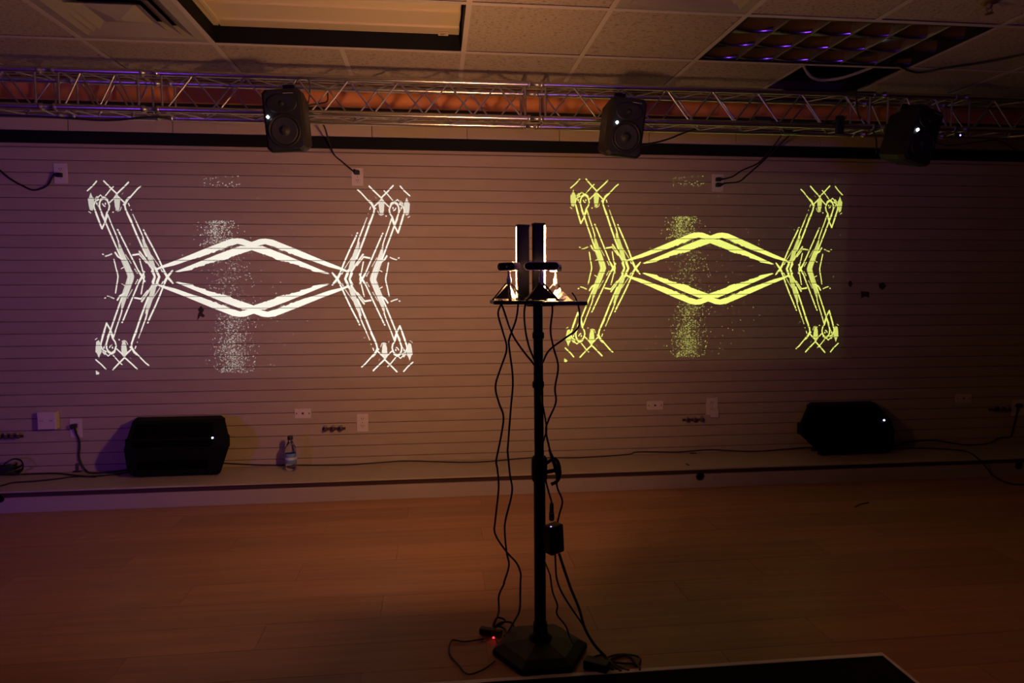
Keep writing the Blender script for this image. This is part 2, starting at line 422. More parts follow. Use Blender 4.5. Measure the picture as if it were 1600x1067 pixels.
pan = mesh_of('wall_panel', BX(0, .606, 0, .012, 0, CEIL+.02-zp, bevel=.002), M_PANEL)
for k in range(-3, 8):
    x0 = -1.61+.61*k
    if x0 > XL-.5 and x0 < XR:
        inst('wall_panel', pan, wall, (x0, WALL-.004, zp))
# orange header board under the ceiling, its underside coloured black for the shade there
zh = atY(600, 168, 4.25).z
struct('trim_2', BX(XL, XR, 4.25, 4.275, zh, CEIL), M_ORANGE)
struct('trim_3', BX(XL, XR, 4.276, WALL-.006, zh+.004, CEIL), M_BLACK)

# low ledge the floor speakers stand on
led = struct('platform', BX(XL, XR, LEDGE_Y+.012, WALL-.002, 0, LEDGE_Z-.012), M_LEDGE_FACE)
link('platform_top', BX(XL, XR, LEDGE_Y-.004, WALL-.002, LEDGE_Z-.0118, LEDGE_Z, bevel=.002), M_LEDGE, led)
link('recessed_strip', BX(XL, XR, LEDGE_Y+.010, LEDGE_Y+.0119, LEDGE_Z-.040, LEDGE_Z-.0125), M_RECESS_SHADE, led)
link('face_board', BX(XL, XR, LEDGE_Y, LEDGE_Y+.0118, .0, LEDGE_Z-.041, bevel=.001), M_LEDGE_FACE, led)

# other walls of the room
struct('wall_left', BX(XL-.1, XL, YB, 4.6, 0, CEIL+.3), M_WALL)
struct('wall_right', BX(XR, XR+.1, YB, 4.6, 0, CEIL+.3), M_WALL)
struct('wall_front', BX(XL, XR, YB-.1, YB, 0, CEIL+.3), M_WALL)

# ------------------------------------------------------------------ ceiling: grid and tiles
ceil = struct('ceiling', BX(XL, XR, YB, 4.6, CEIL+.26, CEIL+.3), M_VOID)
G = .612; X0, Y0 = .157, 2.988
tile = mesh_of('ceiling_tile', BX(-.297, .297, -.297, .297, 0, .015, bevel=.003), M_TILE)
holes = {(-3, 0), (-2, 0), (-1, 0), (1, -1), (2, 0), (3, 0), (3, 1)}    # vent, light fixture, vent, light fixture, missing tile
bar_x = mesh_of('grid_bar', BX(XL, XR, -.012, .012, 0, .003), M_GRID)
bar_y = mesh_of('grid_bar', BX(-.012, .012, YB, 4.25, 0, .003), M_GRID)
ix0, ix1 = -6, 7
for i in range(ix0, ix1+1):
    for j in range(-8, 2):
        if (i, j) in holes: continue
        x = X0+(i+.5)*G; yy = Y0+(j+.5)*G
        if yy+.3 > 4.25+.01:
            continue
        inst('ceiling_tile', tile, ceil, (x, yy, CEIL+.002+random.uniform(0, .002)), (random.uniform(-.002, .002), random.uniform(-.002, .002), random.choice((0, math.pi))))
for i in range(ix0, ix1+2):
    if i in (-1, 3): 
        # these bars stop at the two long light fixtures
        link('grid_bar', BX(X0+i*G-.012, X0+i*G+.012, YB, Y0+.0, CEIL-.003, CEIL), M_GRID, ceil)
        link('grid_bar', BX(X0+i*G-.012, X0+i*G+.012, Y0+G, 4.25, CEIL-.003, CEIL), M_GRID, ceil)
    else: inst('grid_bar', bar_y, ceil, (X0+i*G, 0, CEIL-.003))
for j in range(-8, 3): inst('grid_bar', bar_x, ceil, (0, Y0+j*G, CEIL-.0032))

# square stepped air diffusers
def diffuser(i, j, label):
    cx, cy = X0+(i+.5)*G, Y0+(j+.5)*G
    t = thing('air_diffuser', label, 'vent', (cx, cy, CEIL))
    def frame(r0, r1, z0, z1, name):
        bm = bmesh.new()
        sq = lambda r, z: [(cx-r, cy-r, z), (cx+r, cy-r, z), (cx+r, cy+r, z), (cx-r, cy+r, z)]
        loft(bm, [sq(r0, z0), sq(r1, z1), sq(r1-.004, z1+.004), sq(r0-.006, z0+.006)], cap=False)
        a = bm.verts[:]
        bm.verts.ensure_lookup_table()
        for q in range(4): bm.faces.new([bm.verts[q], bm.verts[(q+1) % 4], bm.verts[12+(q+1) % 4], bm.verts[12+q]])
        return link(name, bm, M_VENT, t)
    frame(.296, .245, CEIL+.001, CEIL-.004, 'flange')
    frame(.245, .185, CEIL-.004, CEIL+.030, 'vane')
    frame(.198, .138, CEIL-.004, CEIL+.028, 'vane')
    frame(.150, .090, CEIL-.006, CEIL+.026, 'vane')
    bm = bmesh.new(); sq = lambda r, z: [(cx-r, cy-r, z), (cx+r, cy-r, z), (cx+r, cy+r, z), (cx-r, cy+r, z)]
    loft(bm, [sq(.104, CEIL+.018), sq(.10, CEIL+.010), sq(.016, CEIL-.014)]); link('centre_cone', bm, M_VENT, t)
    link('duct', BX(cx-.29, cx+.29, cy-.29, cy+.29, CEIL+.06, CEIL+.20), M_VOID, t)
diffuser(-3, 0, 'stepped square air diffuser in the ceiling at upper left, left of the cream light fixture')
diffuser(1, -1, 'pale square air diffuser cut off by the top edge, left of the mirrored light fixture')

# cream recessed light fixture with black sides
fx0, fx1, fy0, fy1 = X0-2*G+.012, X0-.012, Y0+.012, Y0+G-.012
t = thing('ceiling_light', 'unlit cream recessed ceiling light with black sides, above the left hanging speaker', 'ceiling light', ((fx0+fx1)/2, fy0, CEIL))
bm = bmesh.new()
for a in ((fx0, fx1, fy1-.002, fy1), (fx0, fx1, fy0, fy0+.002), (fx0, fx0+.002, fy0, fy1), (fx1-.002, fx1, fy0, fy1)): box(bm, *a, CEIL, CEIL+.10)
link('housing_side', bm, M_BLACK, t)
zt = CEIL+.075
bm = bmesh.new(); n = 6; ys = [fy0+.004+(fy1-fy0-.008)*k/n for k in range(n+1)]
for k in range(n):
    dz = (.014, .0, .014, .0, .010, .0)[k]
    v = [bm.verts.new(p) for p in ((fx0+.03, ys[k], zt+dz), (fx1-.01, ys[k], zt+dz), (fx1-.01, ys[k+1], zt+(.010 if k % 2 == 0 else .004)), (fx0+.03, ys[k+1], zt+(.010 if k % 2 == 0 else .004)))]
    bm.faces.new(v)
    if k < n-1:
        z2 = zt+(.010 if k % 2 == 0 else .004); z3 = zt+(.014, .0, .014, .0, .010, .0)[k+1]
        bm.faces.new([bm.verts.new(p) for p in ((fx0+.03, ys[k+1], z2), (fx1-.01, ys[k+1], z2), (fx1-.01, ys[k+1]+.0006, z3), (fx0+.03, ys[k+1]+.0006, z3))])
link('reflector_pan', bm, M_CREAM, t)
link('end_plate', BX(fx0+.003, fx0+.028, fy0+.004, fy1-.03, zt-.004, zt+.006, bevel=.002), M_CREAM, t)
link('end_plate', BX(fx0+.030, fx0+.052, fy0+.004, fy1-.09, zt-.010, zt-.001, bevel=.002), M_CREAM, t)
bm = bmesh.new(); box(bm, fx0, fx1, fy0, fy1, zt+.02, zt+.03); link('housing_top', bm, M_BLACK, t)
px = fx1-.115
st = link('sticker', BX(px, px+.05, fy1-.050, fy1-.006, zt-.004, zt-.002), M_TAG, t)
for q in range(3): link('sticker_print', BX(px+.008, px+.040-.006*q, fy1-.040+.010*q, fy1-.036+.010*q, zt-.0046, zt-.004), M_TAG_INK, st)

# mirrored parabolic louver fixture
gx0, gx1, gy0, gy1 = X0+2*G+.012, X0+4*G-.012, Y0+.012, Y0+G-.012
t = thing('ceiling_light', 'unlit ceiling light with mirrored parabolic louver reflecting purple, at upper right', 'ceiling light', ((gx0+gx1)/2, gy0, CEIL))
bm = bmesh.new()
for a in ((gx0, gx1, gy1-.012, gy1), (gx0, gx1, gy0, gy0+.012), (gx0, gx0+.012, gy0, gy1), (gx1-.012, gx1, gy0, gy1)): box(bm, *a, CEIL-.002, CEIL+.08)
link('frame', bm, M_BLACK, t)
link('housing_top', BX(gx0, gx1, gy0, gy1, CEIL+.075, CEIL+.085), M_BLACK, t)
def cusp(a0, a1, b, along, zlo, zhi, wtop):
    """a blade with concave mirrored sides; along = 'x' or 'y', b its centre line"""
    prof = [(-.0012, zlo)]+[(-.0012-(wtop-.0012)*(s**2.0), zlo+(zhi-zlo)*s) for s in (.25, .5, .75, 1)]
    prof = prof+[(-u, z) for u, z in prof[::-1]]
    bm = bmesh.new()
    loft(bm, [[((a, b+u, z) if along == 'x' else (b+u, a, z)) for u, z in prof] for a in (a0, a1)])
    for f in bm.faces: f.smooth = len(f.verts) == 4
    return bm
def scallop(xa, xb, yb, zlo, zhi, wtop, bow):  # bow added so that each cell catches the purple lamp
    '''the concave mirrored face of one louver cell, looking towards -Y'''
    bm = bmesh.new(); n, m = 10, 8; g = []
    for a in range(n+1):
        u = a/n*2-1
        g.append([bm.verts.new((xa+(xb-xa)*a/n, yb-bow*u*u-wtop*(k/m)**2, zlo+(zhi-zlo)*k/m)) for k in range(m+1)])
    for a in range(n):
        for k in range(m): bm.faces.new((g[a][k], g[a+1][k], g[a+1][k+1], g[a][k+1])).smooth = True
    return bm
NX, NY = 6, 3
for k in range(NY):
    yb = gy0+.012+(gy1-gy0-.024)*(k+.5)/NY
for k in range(1, NX):
    xb = gx0+.012+(gx1-gx0-.024)*k/NX
    link('long_blade', cusp(gy0+.013, gy1-.013, xb, 'y', CEIL, CEIL+.045, .004), M_LOUVER_EDGE, t)
for k in range(1, NY+1):
    yb = gy0+.012+(gy1-gy0-.024)*k/NY-.002
    for q in range(NX):
        xa = gx0+.012+(gx1-gx0-.024)*q/NX+.003; xb = gx0+.012+(gx1-gx0-.024)*(q+1)/NX-.003
        link('cross_blade', scallop(xa, xb, yb, CEIL+.003, CEIL+.05, .05, .020), M_MIRROR, t)
for q in range(NX):
    for k in range(NY):
        xa = gx0+.012+(gx1-gx0-.024)*q/NX; xb = gx0+.012+(gx1-gx0-.024)*(q+1)/NX
        ya = gy0+.012+(gy1-gy0-.024)*k/NY; yb = gy0+.012+(gy1-gy0-.024)*(k+1)/NY
        bm = bmesh.new(); n = 8; g = [[None]*(n+1) for _ in range(n+1)]
        for a in range(n+1):
            for b in range(n+1):
                u, v = a/n*2-1, b/n*2-1
                g[a][b] = bm.verts.new((xa+(xb-xa)*a/n, ya+(yb-ya)*b/n, CEIL+.066-.018*u*u-.016*v*v))
        for a in range(n):
            for b in range(n): bm.faces.new((g[a][b], g[a+1][b], g[a+1][b+1], g[a][b+1])).smooth = True
        link('reflector_cell', bm, M_CELL, t)

# missing tile: grey conduit loop and loose cable seen in the hole
tag(link('flexible_conduit', TB([(2.12, 3.86, CEIL+.10), (2.24, 3.93, CEIL+.03), (2.36, 3.87, CEIL+.015), (2.45, 3.72, CEIL+.03), (2.50, 3.64, CEIL+.06)], .009, smooth=6), M_WHITE_CABLE),
    'grey flexible conduit looping inside the hole of the missing ceiling tile', 'conduit')
tag(link('ceiling_cable', TB([atZ(1400, 100, CEIL-.004), atZ(1420, 110, CEIL-.012), atZ(1440, 113, CEIL-.012), atZ(1480, 106, CEIL-.012), atZ(1540, 97, CEIL-.012), atZ(1600, 85, CEIL-.012), atZ(1680, 66, CEIL-.005)], .006, smooth=5), M_CABLE),
    'black cable strung along the ceiling right of the mirrored light fixture', 'cable')
# fire sprinkler at the upper right
p = atZ(1546, 3, CEIL)
t = thing('fire_sprinkler', 'dark fire sprinkler head hanging from the ceiling in the upper right corner', 'sprinkler', p)
T = Matrix.Translation(p)
link('escutcheon', lathe([(.034, 0), (.03, -.006), (.012, -.010)], 20, T), M_BRASS, t)
link('body', lathe([(.012, -.008), (.012, -.022), (.007, -.028)], 14, T), M_BRASS, t)
for s in (-1, 1): link('frame_arm', TB([p+Vector((s*.010, 0, -.022)), p+Vector((s*.014, 0, -.034)), p+Vector((0, 0, -.046))], .0022), M_BRASS, t)
bm = lathe([(.003, -.044), (.006, -.046), (.017, -.047), (.017, -.0485), (.004, -.049)], 20, T); link('deflector', bm, M_BRASS, t)

# ------------------------------------------------------------------ lighting truss
YF, YR, ZT, ZB, CR = 3.765, 3.95, 2.388, 2.207, .0165
truss = thing('lighting_truss', 'silver square box truss running the width of the room under the ceiling', 'truss', (0.6, YF, ZB))
secs = [(XL+.02, -1.972), (-1.885, -1.481), (-1.391, .509), (.596, 2.506), (2.593, 3.014), (3.103, XR-.05)]
for a, b in secs:
    for yy in (YF, YR):
        for zz in (ZT, ZB): link('chord', TB([(a, yy, zz), (b, yy, zz)], CR, 14), M_ALU, truss)
    for e in (a+.012, b-.012):
        link('end_frame', TB([(e, YF, ZT), (e, YF, ZB)], .006, 8), M_ALU_B, truss)
        link('end_frame', TB([(e, YR, ZT), (e, YR, ZB)], .006, 8), M_ALU_B, truss)
        link('end_frame', TB([(e, YF, ZB), (e, YR, ZB)], .006, 8), M_ALU_B, truss)
        link('end_frame', TB([(e, YF, ZT), (e, YR, ZT)], .006, 8), M_ALU_B, truss)
    n = max(2, round((b-a-.05)/.1405)); n += n % 2
    xs = [a+.035+(b-a-.07)*k/n for k in range(n+1)]
    faces = (lambda k: ((YF, ZB+.008) if k % 2 == 0 else (YF, ZT-.008)),          # front
             lambda k: ((YR, ZT-.008) if k % 2 == 0 else (YR, ZB+.008)),          # rear, half a step behind
             lambda k: ((YF+.008, ZB) if k % 2 == 0 else (YR-.008, ZB)),          # bottom
             lambda k: ((YR-.008, ZT) if k % 2 == 0 else (YF+.008, ZT)))          # top
    for fc in faces:
        for k in range(n):
            p, q = fc(k), fc(k+1)
            link('brace', TB([(xs[k], *p), (xs[k+1], *q)], .0048, 6), M_ALU_B, truss)
for (a, b), (c, d) in zip(secs, secs[1:]):
    for yy in (YF, YR):
        for zz in (ZT, ZB):
            link('coupler', lathe([(.012, 0), (.0185, .002), (.0185, .016), (.0125, .020), (.0125, c-b-.020), (.0185, c-b-.016), (.0185, c-b-.002), (.012, c-b)], 14,
                 Matrix.Translation((b, yy, zz))@Matrix.Rotation(math.pi/2, 4, 'Y')), M_ALU_B, truss)
# black clamp hanging on the truss right of the middle speaker
p = atY(1312, 195, YF-.03)
t = thing('truss_clamp', 'small black clamp fixed on the truss left of the right hanging speaker', 'clamp', p)
bm = BX(p.x-.022, p.x+.022, p.y-.012, p.y+.012, p.z-.055, p.z+.050, bevel=.004); link('jaw', bm, M_RUB, t)
link('handle', TB([p+Vector((.012, -.012, .01)), p+Vector((.02, -.03, .045))], .004), M_STEEL, t)
link('bolt', disc_y(p+Vector((0, -.010, -.02)), .010, .008), M_STEEL, t)

# ------------------------------------------------------------------ hanging speakers
def monitor(label, c, yaw, pitch, roll, led):
    """studio monitor; local -Y is its front, origin in the middle of the front"""
    M = Matrix.Translation(c)@Matrix.Rotation(yaw, 4, 'Z')@Matrix.Rotation(pitch, 4, 'X')@Matrix.Rotation(roll, 4, 'Y')
    t = thing('hanging_speaker', label, 'speaker', M=M)
    W, H, Dp = .095, .147, .20
    oc = lambda w, h, y, ch: [(-w+ch, y, -h), (w-ch, y, -h), (w, y, -h+ch), (w, y, h-ch), (w-ch, y, h), (-w+ch, y, h), (-w, y, h-ch), (-w, y, -h+ch)]
    bm = bmesh.new()
    loft(bm, [oc(W-.012, H-.010, 0, .018), oc(W, H, .012, .018), oc(W+.002, H+.001, .05, .018), oc(W-.012, H-.02, Dp, .02)])
    link('cabinet', bm, M_CAB, t, world=False)
    R = Matrix.Rotation(math.pi/2, 4, 'X')
    def ring(x, z, prof, n, name, m):
        return link(name, lathe(prof, n, Matrix.Translation((x, 0, z))@R, cap=True), m, t, world=False)
    ring(0, -.048, [(.080, 0), (.080, .006), (.074, .009), (.066, .004), (.066, 0)], 36, 'woofer_ring', M_CAB)
    ring(0, -.048, [(.066, .001), (.064, .005), (.058, .004), (.030, -.006+.009), (.020, .003), (.018, .009), (.008, .012)], 32, 'woofer_cone', M_CONE)
    # horn: a wide shallow wave guide with a dome in its middle
    bm = bmesh.new()
    el = lambda a, b, y: [(a*math.cos(k*math.pi/12), y, .078+b*math.sin(k*math.pi/12)) for k in range(24)]
    loft(bm, [el(.074, .046, -.0005), el(.074, .046, -.005), el(.068, .041, -.006), el(.020, .018, -.001)])
    for f in bm.faces: f.smooth = True
    link('wave_guide', bm, M_CAB, t, world=False)
    ring(0, .078, [(.013, .000), (.012, .005), (.006, .009)], 16, 'tweeter', M_CONE)
    s = .0075
    dx, dz = led
    bm = bmesh.new(); loft(bm, [[(dx-s, -.0075, dz), (dx, -.0075, dz-s*1.1), (dx+s, -.0075, dz), (dx, -.0075, dz+s*1.1)], [(dx-s, .004, dz), (dx, .004, dz-s*1.1), (dx+s, .004, dz), (dx, .004, dz+s*1.1)]])
    link('indicator_light', bm, M_WHITE_LED, t, world=False)
    bm = BX(.012, .060, -.008, -.004, .1225, .1258); link('badge', bm, M_LOGO, t, world=False)
    for x in (-.052, .052): link('port', BX(x-.016, x+.016, -.0015, .004, -.137, -.128, bevel=.001), M_CONE, t, world=False)
    # bracket back to the truss
    link('bracket', BX(-.03, .03, Dp-.03, Dp-.005, H-.05, H+.045, bevel=.003), M_STEEL, t, world=False)
    W0 = M@Vector((0, Dp-.01, 0)); zc = ZB
    link('hanger_arm', BX(W0.x-.018, W0.x+.018, W0.y-.03, YF-.014, zc-.010, zc+.010, bevel=.002), M_STEEL, t)
    link('hanger_clamp', TB([(W0.x-.02, YF, zc), (W0.x+.02, YF, zc)], .0195, 14), M_STEEL, t)
    return t
monitor('black studio speaker hung from the truss, leftmost of three', atY(443, 188, 3.50), math.radians(-3), math.radians(7), math.radians(-3), (-.072, .018))
monitor('black studio speaker hung from the middle of the truss, above the yellow projection', atY(980, 199, 3.50), math.radians(4), math.radians(7), math.radians(4.5), (-.058, .018))
monitor('black studio speaker hung tilted from the truss at far right, turned to the right', atY(1446, 211, 3.50), math.radians(10), math.radians(5), math.radians(13), (-.064, .010))
t = thing('truss_lamp', 'tiny violet indicator on a small black box under the truss at far right', 'indicator', atY(1498, 212, YF-.02))
p = t.location.copy(); link('case', BX(p.x-.02, p.x+.02, p.y-.012, p.y+.012, p.z-.016, p.z+.016, bevel=.003), M_RUB, t)
link('violet_light', disc_y(p+Vector((0, -.011, 0)), .005, .003), M_PURPLE_LED, t)

# ------------------------------------------------------------------ cables
def pathpt(p):
    if len(p) == 3 and p[2] is not None: return atY(*p)
    q = atZ(p[0], p[1], .006)
    return q
def cable(label, pts, r=.0045, name='cable', smooth=5, m=None, group=None):
    return tag(link(name, TB([pathpt(p) for p in pts], r, smooth=smooth), m or M_CABLE), label, 'cable', group)
def ledge_pt(x, y, r=.005):
    q = atZ(x, y, LEDGE_Z+r)
    return q if q.y < WALL-.012 else atY(x, y, WALL-.008)
def ledge_cable(label, pts, r=.005):
    return tag(link('cable', TB([ledge_pt(*p) if len(p) == 2 else atY(*p) for p in pts], r, smooth=5), M_CABLE), label, 'cable')
WC = WALL-.008
def plug(label, x, y, direction, name='plug'):
    p = atY(x, y, WALL-.006)
    t = thing(name, label, 'plug', p)
    link('plug_body', BX(p.x-.017, p.x+.017, p.y-.030, p.y-.002, p.z-.013, p.z+.013, bevel=.004), M_RUB, t)
    d = Vector(direction)
    link('strain_relief', TB([p+Vector((0, -.016, 0)), p+Vector((0, -.016, 0))+d*.03], .007), M_RUB, t)
    return t
cable('black cable drooping left from the upper left wall outlet', [(-60, 215, WC), (1, 267, WC), (17, 280, WC), (35, 290, WC), (53, 297, WC), (73, 290, WC), (82, 276, WC-.01), (87, 272, WC-.016)], .0052)
cable('black cable from the truss down to the outlet right of the left hanging speaker', [(470, 188, YR), (490, 190, YR+.1), (505, 195, 4.2), (512, 214, 4.4), (521, 240, WC), (535, 253, WC), (555, 270, WC-.016)], .005)
cable('upper of two black cables running from the truss down to the upper right outlet', [(1225, 203, YR), (1219, 214, 4.2), (1209, 228, 4.45), (1193, 247, WC-.02), (1181, 257, WC), (1160, 266, WC), (1144, 276, WC), (1124, 281, WC-.016)], .005)
cable('lower of two black cables running from the truss down to the upper right outlet', [(1238, 205, YR), (1232, 213, 4.2), (1214, 231, 4.45), (1195, 249, WC-.02), (1168, 273, WC), (1154, 284, WC), (1135, 286, WC), (1124, 289, WC-.016)], .005)
cable('black cable from the middle hanging speaker up to the truss', [(1000, 228, 3.66), (1008, 226, 3.7), (1039, 219, 3.76), (1070, 207, 3.85), (1092, 200, YR)], .005)
cable('black cable laid along the bottom of the truss at left', [(0, 180, YF-.02), (60, 182, YF), (110, 185, YF+.03), (170, 188, YF+.03), (230, 183, YF), (262, 184, YF+.02)], .0055)
cable('black cable looping behind the top of the left hanging speaker', [(455, 150, YF-.02), (463, 128, YF-.02), (473, 121, YF-.02), (484, 130, YF), (482, 160, YF+.03), (476, 175, YF+.03)], .0035)
cable('black cable lying on the truss right of the left hanging speaker', [(512, 145, YF+.1), (511, 158, YF+.1), (498, 162, YF+.08), (484, 164, YF+.06), (476, 172, YF+.05)], .004)
cable('black cable hanging on the truss left of the right hanging speaker', [(1338, 140, YF-.02), (1339, 170, YF-.02), (1344, 185, YF), (1355, 194, YF+.02), (1368, 213, YF+.05), (1369, 240, YF+.08)], .0045)
cable('thin black cable sagging below the truss right of the right hanging speaker', [(1460, 222, 3.7), (1480, 227, YF), (1505, 225, YF), (1535, 221, YF), (1562, 220, YF), (1590, 236, YF+.1), (1620, 250, YF+.2)], .004)
for k, (x, y) in enumerate(((1190, 186), (1235, 206))):
    p = atY(x, y, YF+.02 if k == 0 else YR-.03)
    tag(link('tape_wrap', BX(p.x-.05, p.x+.05, p.y-.02, p.y+.02, p.z-.012, p.z+.010, bevel=.005), M_RUB),
        ('black tape wrap on the front bottom tube of the truss' if k == 0 else 'black tape wrap where two cables leave the truss above the right outlet'), 'tape')

# ------------------------------------------------------------------ wall plates
def outlet(label, x0, y0, x1, y1, plugs=()):
    a, b = atY(x0, y0, WALL), atY(x1, y1, WALL)
    cx, cz = (a.x+b.x)/2, (a.z+b.z)/2; hw, hh = abs(b.x-a.x)/2, abs(a.z-b.z)/2
    t = thing('wall_outlet', label, 'outlet', (cx, WALL, cz))
    link('plate', BX(cx-hw, cx+hw, WALL-.007, WALL+.001, cz-hh, cz+hh, bevel=.003), M_PLATE, t)
    for s in (-1, 1):
        r = link('receptacle', BX(cx-.016, cx+.016, WALL-.009, WALL-.006, cz+s*.024-.014, cz+s*.024+.014, bevel=.001), M_PLATE, t)
        for q in (-.006, .006): link('slot', BX(cx+q-.0016, cx+q+.0016, WALL-.0096, WALL-.0085, cz+s*.024-.001, cz+s*.024+.008), M_SLOT, r)
        link('slot', disc_y((cx, WALL-.0085, cz+s*.024-.007), .0025, .001, 10), M_SLOT, r)
    link('screw', disc_y((cx, WALL-.0065, cz), .003, .0015, 10), M_SLOT, t)
    return t
outlet('ivory wall outlet at upper left with one black plug', 84, 255, 107, 287)
outlet('ivory wall outlet right of the left hanging speaker, with one plug', 549, 262, 568, 291)
outlet('ivory wall outlet at upper right with two black plugs', 1112, 272, 1130, 300)
outlet('ivory wall outlet with a plug left of the left floor speaker', 109, 654, 130, 683)
outlet('ivory empty wall outlet right of the three dark knobs, above the ledge', 557, 646, 576, 674)
outlet('ivory wall outlet with a hanging cover at lower right, above the ledge', 1103, 621, 1121, 648)
outlet('dim wall outlet at the far right edge above the ledge', 1581, 624, 1600, 649)
p = atY(1116, 648, WALL-.014)
tag(link('outlet_cover', BX(p.x-.030, p.x+.032, p.y-.004, p.y+.004, p.z-.02, p.z+.04, bevel=.003), M_PLATE), 'small pale cover hanging off the lower right wall outlet', 'cover')
plug('black plug in the upper left wall outlet', 94, 274, (-1, 0, .1))
plug('black plug in the outlet right of the left hanging speaker', 558, 270, (-.6, 0, .6))
plug('upper black plug in the upper right outlet', 1121, 281, (1, 0, .1))
plug('lower black plug in the upper right outlet', 1121, 289.5, (1, 0, .1))
plug('black plug in the outlet left of the left floor speaker', 117, 665, (-.5, 0, -.6))
plug('dark plug in the far right wall outlet', 1590, 633, (-1, 0, -.1))
def jack_plate(label, x0, y0, x1, y1):
    a, b = atY(x0, y0, WALL), atY(x1, y1, WALL)
    cx, cz = (a.x+b.x)/2, (a.z+b.z)/2; hw, hh = abs(b.x-a.x)/2, abs(a.z-b.z)/2
    t = thing('jack_plate', label, 'wall plate', (cx, WALL, cz))
    link('plate', BX(cx-hw, cx+hw, WALL-.007, WALL+.001, cz-hh, cz+hh, bevel=.003), M_PLATE, t)
    link('jack', lathe([(.007, 0), (.007, .004), (.004, .004), (.004, .010)], 12, Matrix.Translation((cx, WALL-.006, cz))@Matrix.Rotation(math.pi/2, 4, 'X')), M_KNOB, t)
    for s in (-1, 1): link('screw', disc_y((cx+s*hw*.74, WALL-.0065, cz), .0042, .002, 10), M_SLOT, t)
jack_plate('ivory horizontal jack plate with three dots, above the water bottle', 460, 638, 487, 653)
jack_plate('ivory horizontal jack plate left of the lower right wall outlet', 1010, 626, 1036, 640)
jack_plate('dim horizontal jack plate at far right above the ledge', 1492, 615, 1517, 629)
# surface mounted box
a, b = atY(57, 644, WALL-.045), atY(88, 671, WALL-.045)
t = thing('junction_box', 'pale surface-mounted junction box on the wall at lower left', 'box', ((a.x+b.x)/2, WALL, (a.z+b.z)/2))
link('box_body', BX(a.x, b.x, WALL-.045, WALL+.001, b.z, a.z, bevel=.004), M_PLATE, t)
link('cover_plate', BX(a.x+.004, b.x-.004, WALL-.049, WALL-.044, b.z+.004, a.z-.004, bevel=.002), M_PLATE, t)
cx, cz = (a.x+b.x)/2, (a.z+b.z)/2
for s in (-1, 1):
    r = link('receptacle', disc_y((cx+s*.028, WALL-.0485, cz), .017, .002), M_PLATE, t)
    for q in (-.005, .005): link('slot', BX(cx+s*.028+q-.0015, cx+s*.028+q+.0015, WALL-.0515, WALL-.050, cz-.003, cz+.006), M_SLOT, r)
# strips of three dark knobs
def knobs(label, x, y, wpx, n=3):
    a, b = atY(x-wpx/2, y, WALL), atY(x+wpx/2, y, WALL)
    t = thing('knob_strip', label, 'knobs', ((a.x+b.x)/2, WALL, a.z))
    link('strip', BX(a.x, b.x, WALL-.010, WALL+.002, a.z-.012, a.z+.004, bevel=.002), M_KNOB, t)
    for k in range(n):
        xx = a.x+(b.x-a.x)*(k+.5)/n
        kb = link('knob', lathe([(.006, 0), (.006, .016), (.013, .018), (.015, .026), (.012, .036), (.005, .038)], 14, Matrix.Translation((xx, WALL-.004, a.z))@Matrix.Rotation(math.pi/2, 4, 'X')), M_KNOB, t)
        link('knob_tip', lathe([(.0095, .0), (.0105, .006), (.007, .014)], 12, Matrix.Translation((xx-.002, WALL-.026, a.z+.008))), M_KNOB_TIP, kb)
knobs('strip of three dark knobs left of the empty wall outlet', 522, 669, 36)
knobs('strip of three dim knobs below the lower right jack plate', 1083, 655, 34)
knobs('strip of dark knobs on the wall at the left edge, below the junction box', 18, 681, 38, 4)
knobs('strip of dark knobs at the far right edge, left of the outlet', 1560, 639, 32)
# scuffs on the slats
def scuff(label, pts):
    bm = bmesh.new(); q = [atY(x, y, WALL-.0004) for x, y in pts]
    loft(bm, [q, [p+Vector((0, .0012, 0)) for p in q]])
    tag(link('scuff', bm, M_STAIN), label, 'stain')
scuff('dark torn scuff on the slats under the white projected figure', [(309, 483), (314, 478), (319, 484), (316, 489), (320, 493), (318, 496), (313, 494), (308, 501), (309, 492), (311, 487)])
scuff('dark scuff on the slats right of the yellow projected figure', [(1345, 455), (1358, 456), (1358, 465), (1352, 463), (1346, 466)])
scuff('small dark scuff right of the yellow projected figure, above a larger one', [(1373, 443), (1381, 441), (1385, 447), (1379, 453), (1374, 450)])
scuff('faint small scuff right of the yellow projected figure, at slat height of its centre', [(1326, 440), (1330, 438), (1332, 444), (1329, 449), (1326, 446)])

# round holes in the ledge face
for x, y, l in ((1094, 744, 'round black grommet in the ledge face below the lower right wall outlet'), (1592, 727, 'round black grommet in the ledge face at the far right edge'), (-1, 778, 'round black grommet in the ledge face at the far left edge')):
    p = atY(x, y, LEDGE_Y)
    t = thing('cable_grommet', l, 'grommet', p)
    link('ring', lathe([(.020, 0), (.020, .004), (.027, .004), (.029, 0)], 24, Matrix.Translation(p)@Matrix.Rotation(math.pi/2, 4, 'X'), cap=False), M_RUB, t)
    link('hole', disc_y(p+Vector((0, .0005, 0)), .021, .002), M_VOID, t)

